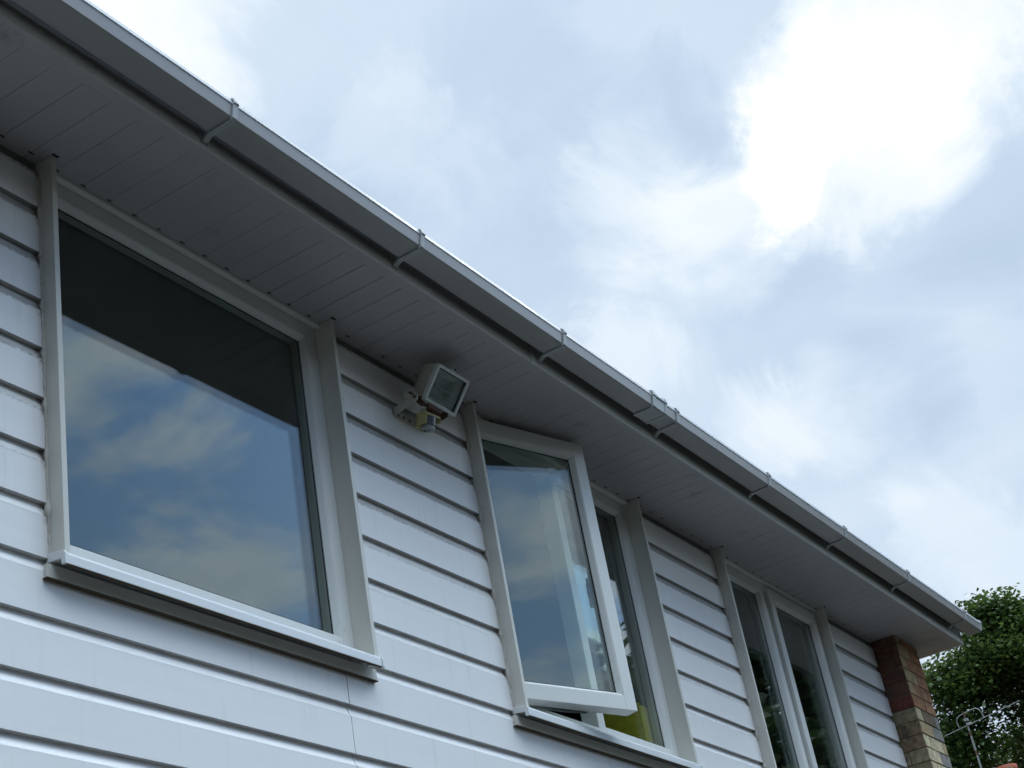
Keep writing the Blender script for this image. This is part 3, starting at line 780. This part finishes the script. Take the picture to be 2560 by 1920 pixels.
# U bracket: slotted base on the wall and two arms
br = MB()
br.box(1.612, 1.800, -.0045, -.001, .985, 1.015)
for xx in (1.640, 1.672, 1.708, 1.752, 1.778): br.box(xx - .005, xx + .005, -.0052, -.0044, .993, 1.004, 1)
for xx in (1.612, 1.7965):
    br.add([(xx, -.001, .985), (xx, -.001, 1.015), (xx, -.100, 1.030), (xx, -.112, 1.022), (xx, -.108, 1.004),
            (xx + .0035, -.001, .985), (xx + .0035, -.001, 1.015), (xx + .0035, -.100, 1.030), (xx + .0035, -.112, 1.022), (xx + .0035, -.108, 1.004)],
           [(0, 1, 2, 3, 4), (9, 8, 7, 6, 5), (0, 5, 6, 1), (1, 6, 7, 2), (2, 7, 8, 3), (3, 8, 9, 4), (4, 9, 5, 0)], 0 if xx < 1.7 else 1)
br.tube([(1.606, -.100, 1.018), (1.650, -.100, 1.030)], .0055, 1, 8)
br.tube([(1.802, -.100, 1.018), (1.780, -.100, 1.030)], .0055, 1, 8)
br.build('bracket', [M['cream'], M['rust']], sl, bevel=.0006)
# terminal box below housing, gland and cable, knuckle joints
jb = MB(); jb.tube([(1.612, -.062, 1.044), (1.640, -.062, 1.044)], .012, n=12); jb.build('knuckle', M['cream'], sl, bevel=.001); jb = MB(); jb.tube([(1.655, -.100, .995), (1.672, -.086, .978)], .012, n=12); jb.build('knuckle', M['cream'], sl, bevel=.001)
kn = MB(); kn.box(1.66, 1.735, -.122, -.085, .985, 1.004); kn.tube([(1.70, -.10, .99), (1.70, -.09, .965)], .010, n=8); kn.tube([(1.648, -.055, 1.065), (1.655, -.085, 1.03), (1.665, -.10, 1.005)], .010, n=8); kn.build('pivot', M['rust'], sl, bevel=.001)
# motion sensor: yellowed hood, dark lens, pale lower body
ms = MB(); ms.X = Matrix.Translation(Vector((1.678, -.105, .955))) @ Matrix.Rotation(math.radians(-6), 4, 'Z') @ Matrix.Rotation(math.radians(16), 4, 'X') @ Matrix.Scale(.86, 4)
ms.box(-.050, .044, -.022, .030, .004, .014); ms.box(-.050, -.044, -.028, .030, -.040, .004); ms.box(-.050, -.030, .012, .030, -.052, .006); ms.box(.038, .044, -.028, .030, -.014, .004); ms.box(-.044, .038, .018, .030, -.030, .004)
sensor = ms.build('motion_sensor', M['yell'], sl, bevel=.003)
ln = MB(); ln.X = ms.X; prl = [(.034 * math.cos(a_) * .9 - .003, -.006 - .022 * math.sin(a_)) for a_ in [math.pi * i / 10 for i in range(11)]] + [(-.034, .016), (.028, .016)]
ln.prism_z(prl, -.034, .003); ln.build('sensor_lens', M['lens'], sensor)
lb = MB(); lb.X = ms.X; lb.prism_z([(x * .92 - .0004, y * .9) for x, y in prl], -.052, -.0345); lb.tube([(-.003, -.002, -.052), (-.003, -.002, -.060)], .009, n=10); lb.build('sensor_base', M['greyp'], sensor, bevel=.002)

# ------------------------------------------------------------------ yellow box on the inner sill
yb = MB(); x0, x1, ya, yc = 3.300, 3.455, .100, .270
zb, zt = .0352, .290
yb.box(x0, x0 + .003, ya, yc, zb, zt); yb.box(x1 - .003, x1, ya, yc, zb, zt); yb.box(x0 + .003, x1 - .003, ya, ya + .003, zb, zt - .01); yb.box(x0 + .003, x1 - .003, yc - .003, yc, zb, zt - .08); yb.box(x0 + .003, x1 - .003, ya + .003, yc - .003, zb, zb + .003)
yb.box(x0 - .001, x0, ya + .075, ya + .080, zb, zt)
tag(yb.build('storage_box', M['boxy'], None, bevel=.001), 'yellow card file box standing inside the middle window', 'box')

# ------------------------------------------------------------------ neighbour house with chimney
nh = thing('neighbour_house', 'neighbouring brick house beyond the gable, red pot on its chimney', 'house', (16.5, 4.2, 0))
q = MB(); q.box(13.2, 20.2, 0.8, 7.8, -3.3, .3); q.build('wall', M['mortar'], nh)
q = MB(); q.prism([(.5, .25), (4.2, 1.75), (8.1, .25), (8.1, .12), (.5, .12)], 13.0, 20.4); nroof = q.build('roof', M['tile'], nh)
q = MB(); q.box(16.45, 18.75, 1.85, 2.75, .9, 2.42); q.box(16.40, 18.80, 1.80, 2.80, 2.42, 2.52); ch = q.build('chimney', M['mortar'], nh, bevel=.01)
def pot(x, y, top):
    q = MB(); n = 20; prf = [(.15, 2.52), (.125, 2.60), (.115, top - .10), (.140, top - .07), (.140, top), (.105, top), (.10, top - .2)]
    vs = []; fs = []
    for r_, z in prf:
        for k in range(n): vs.append((x + r_ * math.cos(2 * math.pi * k / n), y + r_ * math.sin(2 * math.pi * k / n), z))
    for i in range(len(prf) - 1):
        for k in range(n): fs.append((i * n + k, i * n + (k + 1) % n, (i + 1) * n + (k + 1) % n, (i + 1) * n + k))
    q.add(vs, fs, 0, True); return q.build('chimney_pot', M['clay'], ch)
pot(18.361, 2.32, 2.965)

# ------------------------------------------------------------------ tv aerial (galvanised mast and boom with a cradle loop)
ta = thing('tv_aerial', 'slim grey television aerial with looped cradle on a mast in front of the tree', 'aerial', (16.837, 2.238, 2.0 + Z0))
q = MB(); mx_, my_ = 16.836, 2.242
for z0, z1, r_ in ((2.0, 2.86, .0155), (2.90, 3.10, .0155), (3.14, 3.235, .015)): q.tube([(mx_, my_, z0), (mx_, my_, z1)], r_ * .72, 0, 10)
q.tube([(mx_, my_, 2.85), (mx_, my_, 2.91)], .013, 1, 8); q.tube([(mx_, my_, 3.09), (mx_, my_, 3.15)], .013, 1, 8); q.tube([(mx_, my_, 3.23), (mx_, my_ + .008, 3.40)], .011, 1, 8)
q.box(mx_ - .03, mx_ + .02, my_ - .025, my_ + .025, 3.275, 3.305)
q.build('mast', [M['steel'], M['rust']], ta)
p0 = Vector((16.760, 2.532, 3.164)); p1 = Vector((16.990, 1.587, 3.355))
q = MB(); q.tube([p0, p1], .0048, 0, 8); q.build('boom', M['steel'], ta)
q = MB(); q.tube([(16.81, 2.343, 3.217), (16.808, 2.352, 3.29), (16.812, 2.337, 3.335), (16.822, 2.30, 3.360), (16.833, 2.255, 3.372), (16.860, 2.15, 3.398), (16.872, 2.10, 3.400), (16.880, 2.07, 3.380), (16.884, 2.05, 3.340), (16.886, 2.038, 3.274)], .0058, 0, 8)
q.build('cradle_loop', M['steel'], ta)
dr = Vector((.97, .236, 0)).normalized()
for i in range(11):
    c = p0.lerp(p1, .03 + i * .094); q = MB(); hl = .13 - .006 * i
    q.tube([c - dr * hl + Vector((0, 0, .006)), c + dr * hl + Vector((0, 0, .006))], .0018, 0, 6); q.build('element', M['steel'], ta)
q = MB(); c = p0.lerp(p1, .33); q.box(c.x - .02, c.x + .02, c.y - .03, c.y + .03, c.z - .005, c.z + .022); q.build('junction_box', M['greyp'], ta, bevel=.003)

# ------------------------------------------------------------------ trees
def tree(name, label, base, height, crown_c, crown_r, nclump, leaves, leaf, m, seed, lean=0.0, group=None, extra=()):
    rg = np.random.default_rng(seed)
    t = thing(name, label, 'tree', base, group)
    cx, cy, cz = crown_c
    # clump centres through the crown, denser towards the shell, with an uneven outline
    dirs = rg.normal(size=(nclump, 3)); dirs /= np.linalg.norm(dirs, axis=1)[:, None]
    lob = .80 + .22 * np.sin(dirs[:, 0] * 5.1 + seed) * np.cos(dirs[:, 1] * 4.3 + seed * 2) + .12 * np.sin(dirs[:, 2] * 9 + seed)
    rad = lob * rg.uniform(.45, 1.0, nclump) ** .5
    cc = dirs * rad[:, None] * np.array(crown_r) + np.array([cx, cy, cz])
    if len(extra): cc = np.vstack([cc, np.array(extra)])
    # wood
    mb = MB(); b = Vector(base); b.z -= 0
    top = Vector((cx, cy, cz + crown_r[2] * .35))
    mids = [b, b.lerp(top, .3) + Vector((lean, 0, 0)), b.lerp(top, .65), top]
    mb.tube(mids, [.32, .24, .15, .05], n=10)
    for i in rg.choice(len(cc), min(60, len(cc)), replace=False):
        p = Vector(cc[i]); s_ = b.lerp(top, float(rg.uniform(.35, .95)))
        md = s_.lerp(p, .5) + Vector((0, 0, float(rg.uniform(-.2, .3))))
        mb.tube([s_, md, p], [.07, .04, .012], n=6, caps=False)
    mb.build('trunk', M['bark'], t, z0=0)
    # leaves: small pointed blades in layered sprays round each clump
    n = leaves
    ci = rg.integers(0, len(cc), n)
    cr_ = rg.uniform(.35, .85, len(cc))
    off = rg.normal(size=(n, 3)) * np.array([.42, .42, .20]) * cr_[ci][:, None]
    off = np.clip(off, -.62, .62)
    tier = np.round(off[:, 2] / .14) * .14; off[:, 2] = tier + rg.normal(size=n) * .03
    pos = cc[ci] + off
    L_ = leaf * rg.uniform(.6, 1.25, n)
    yaw = rg.uniform(0, 2 * np.pi, n); pit = rg.normal(-.15, .45, n); rol = rg.normal(0, .5, n)
    f = np.stack([np.cos(yaw) * np.cos(pit), np.sin(yaw) * np.cos(pit), np.sin(pit)], 1)
    s = np.stack([-np.sin(yaw), np.cos(yaw), np.zeros(n)], 1)
    up = np.cross(f, s)
    s2 = s * np.cos(rol)[:, None] + up * np.sin(rol)[:, None]
    # five-point leaf outline (fan of 3 quads/tris): base, side, tip, side
    b0 = pos - f * L_[:, None] * .45
    r1 = pos + s2 * L_[:, None] * .48 - f * L_[:, None] * .05
    tp = pos + f * L_[:, None] * .55 - up * L_[:, None] * .06
    l1 = pos - s2 * L_[:, None] * .48 - f * L_[:, None] * .05
    V_ = np.stack([b0, r1, tp, l1], 1).reshape(-1, 3) - np.array(base)
    me = bpy.data.meshes.new('crown')
    me.vertices.add(n * 4); me.vertices.foreach_set('co', V_.astype(np.float32).ravel())
    me.loops.add(n * 6); me.polygons.add(n * 2)
    i0 = np.arange(n)[:, None] * 4
    lp = (i0 + np.array([0, 1, 2, 0, 2, 3])).ravel()
    me.loops.foreach_set('vertex_index', lp.astype(np.int32))
    me.polygons.foreach_set('loop_start', (np.arange(n * 2) * 3).astype(np.int32))
    me.update(calc_edges=True); me.validate()
    at = me.color_attributes.new('tone', 'FLOAT_COLOR', 'POINT')
    ct = rg.uniform(.1, .7, len(cc))
    if len(extra): ct[-len(extra):] = rg.uniform(.45, .95, len(extra))  # extra clumps toned lighter, sunlit brightness put into the leaf colour
    v = np.clip(ct[ci] + rg.normal(0, .14, n), 0, 1)
    ar = np.ones((n * 4, 4), np.float32); ar[:, 0] = np.repeat(v, 4); at.data.foreach_set('color', ar.ravel())
    me.materials.append(m)
    o = bpy.data.objects.new('crown', me); COL.objects.link(o); o.parent = t
    return t

rgx = np.random.default_rng(5)
def cloud_pts(c, r, n): 
    return [tuple(np.array(c) + np.clip(rgx.normal(size=3), -1.35, 1.35) * np.array(r) * .6) for _ in range(n)]
zc = lambda z: z + Z0
EXTRA = [((22.5, 2.75, 6.12), (.34, .24, .34), 14), ((22.4, 2.8, 5.6), (.6, .45, .35), 16), ((22.3, 3.15, 5.5), (.5, .35, .30), 12), ((22.7, 2.2, 5.65), (.6, .40, .35), 14),
         ((22.2, 3.45, 5.1), (.6, .4, .35), 14), ((22.6, 2.6, 5.2), (.7, .6, .4), 18), ((22.8, 1.9, 5.65), (.6, .35, .35), 14), ((22.3, 4.0, 4.4), (.7, .5, .6), 18), ((23.0, 1.1, 5.3), (.8, .5, .6), 18),
         ((23.6, 1.2, 4.4), (1.0, .9, .8), 40), ((23.6, 2.2, 4.0), (1.0, .9, .8), 40), ((23.6, 3.2, 3.6), (1.0, .9, .8), 36), ((23.8, .9, 3.4), (1.0, .9, .8), 36), ((23.8, 2.3, 3.0), (1.0, .9, .8), 36)]
# the tree behind the gable: broad crown, peak towards azimuth 77.7 deg
ex = []
for c_, r_, n_c in EXTRA: ex += cloud_pts((c_[0], c_[1], zc(c_[2])), r_, n_c)
tree('maple_tree', 'tall leafy maple with a ragged bright green top, rising behind the brick gable', (26.5, 2.2, 0), 11, (26.0, 2.6, zc(2.3)), (4.2, 5.2, 3.4), 900, 420000, .078, M['leaf'], 11, extra=ex)
bt = bpy.data.objects['maple_tree'].copy(); COL.objects.link(bt); bt.location = (31.5, 5.0, -.9); bt.rotation_euler = (0, 0, 2.4); bt['label'] = 'second maple standing behind the taller bright topped one'
for k_ in bpy.data.objects['maple_tree'].children:
    d_ = k_.copy(); COL.objects.link(d_); d_.parent = bt
tree('street_tree', 'dark leafy tree across the road, mirrored in the right window', (18.8, -4.4, 0), 12, (18.8, -4.4, zc(3.2)), (3.0, 3.0, 5.2), 260, 60000, .16, M['leafd'], 3, group='trees across the road seen only as reflections')
tree('street_tree', 'dark leafy tree across the road, mirrored low in the middle window', (13.5, -4.9, 0), 7, (13.5, -4.9, zc(1.6)), (2.6, 2.3, 3.0), 190, 50000, .16, M['leafd'], 8, group='trees across the road seen only as reflections')

belt = tree('blocker_tree', 'unseen bushy tree added to block low sky, first in a row facing the house', (-12.0, -11.5, 0), 6, (-12.0, -11.5, zc(.9)), (2.3, 1.9, 3.6), 150, 26000, .20, M['leafd'], 21, group='unseen trees added to block low sky')  # row out of view, added to cut low skylight on the wall
ordn = 'second third fourth fifth sixth seventh eighth'.split()
for i in range(7):
    c_ = belt.copy(); COL.objects.link(c_); c_.location = (-12.0 + 3.1 * (i + 1), -11.5 + (.4 if i % 2 else -.3), 0); c_.rotation_euler = (0, 0, 1.3 * (i + 1))
    c_['label'] = 'unseen bushy tree added to block low sky, %s in a row facing the house' % ordn[i]
    for k_ in belt.children:
        d_ = k_.copy(); COL.objects.link(d_); d_.parent = c_
tree('left_blocker_tree', 'unseen dense tree added left of the camera to block skylight', (-9.5, -5.5, 0), 10, (-9.5, -5.5, zc(2.6)), (2.9, 2.9, 4.0), 260, 60000, .20, M['leafd'], 31)  # out of view, added to shade the front from the left

# ------------------------------------------------------------------ unseen houses, added out of view to block the low sky
def blocker_terrace(label, x0, x1, y0, y1, eave, ridge, group=None):
    t = thing('blocker_house', label, 'house', ((x0 + x1) / 2, (y0 + y1) / 2, 0), group)
    q = MB(); q.box(x0, x1, y0, y1, -3.3, eave); q.build('wall', M['mortar'], t)
    q = MB(); m_ = (y0 + y1) / 2
    q.prism([(y0 - .4, eave - .05), (m_, ridge), (y1 + .4, eave - .05), (y1 + .4, eave - .2), (y0 - .4, eave - .2)], x0 - .3, x1 + .3); q.build('roof', M['tile'], t)
    n = int((x1 - x0) / 2.6)
    for i in range(n):
        for zz in (-2.4, .2):
            xx = x0 + 1.0 + i * 2.6
            q = MB(); frame_ring(q, xx, xx + 1.3, zz, zz + 1.25, .06, y1 + .01, y1 + .06, bead=False); w_ = q.build('window', M['pvc'], t)
            q = MB(); q.box(xx + .06, xx + 1.24, y1 + .02, y1 + .03, zz + .06, zz + 1.19); q.build('pane', M['black'], w_)
for i in range(5):
    xa = -34 + i * 8.2
    blocker_terrace('unseen brick house added to block low sky, number %s from the left' % ('one two three four five'.split()[i]), xa, xa + 8.0, -24, -15.5, 4.2, 7.2, 'unseen brick houses added to block low sky')
blocker_terrace('unseen tall brick house added at the left to block low sky', -22, -13, -12, -3, 3.4, 6.4)
# ------------------------------------------------------------------ ground
def sheet(name, x0, x1, y0, y1, z, m):
    me = bpy.data.meshes.new(name); me.from_pydata([(x0, y0, z), (x1, y0, z), (x1, y1, z), (x0, y1, z)], [], [(0, 1, 2, 3)])
    me.materials.append(m); o = bpy.data.objects.new(name, me); COL.objects.link(o); return struct(o)
sheet('ground', -600, 600, -600, 600, 0, M['grass'])
sheet('pavement', -30, 60, -9, .0, .004, M['ground'])
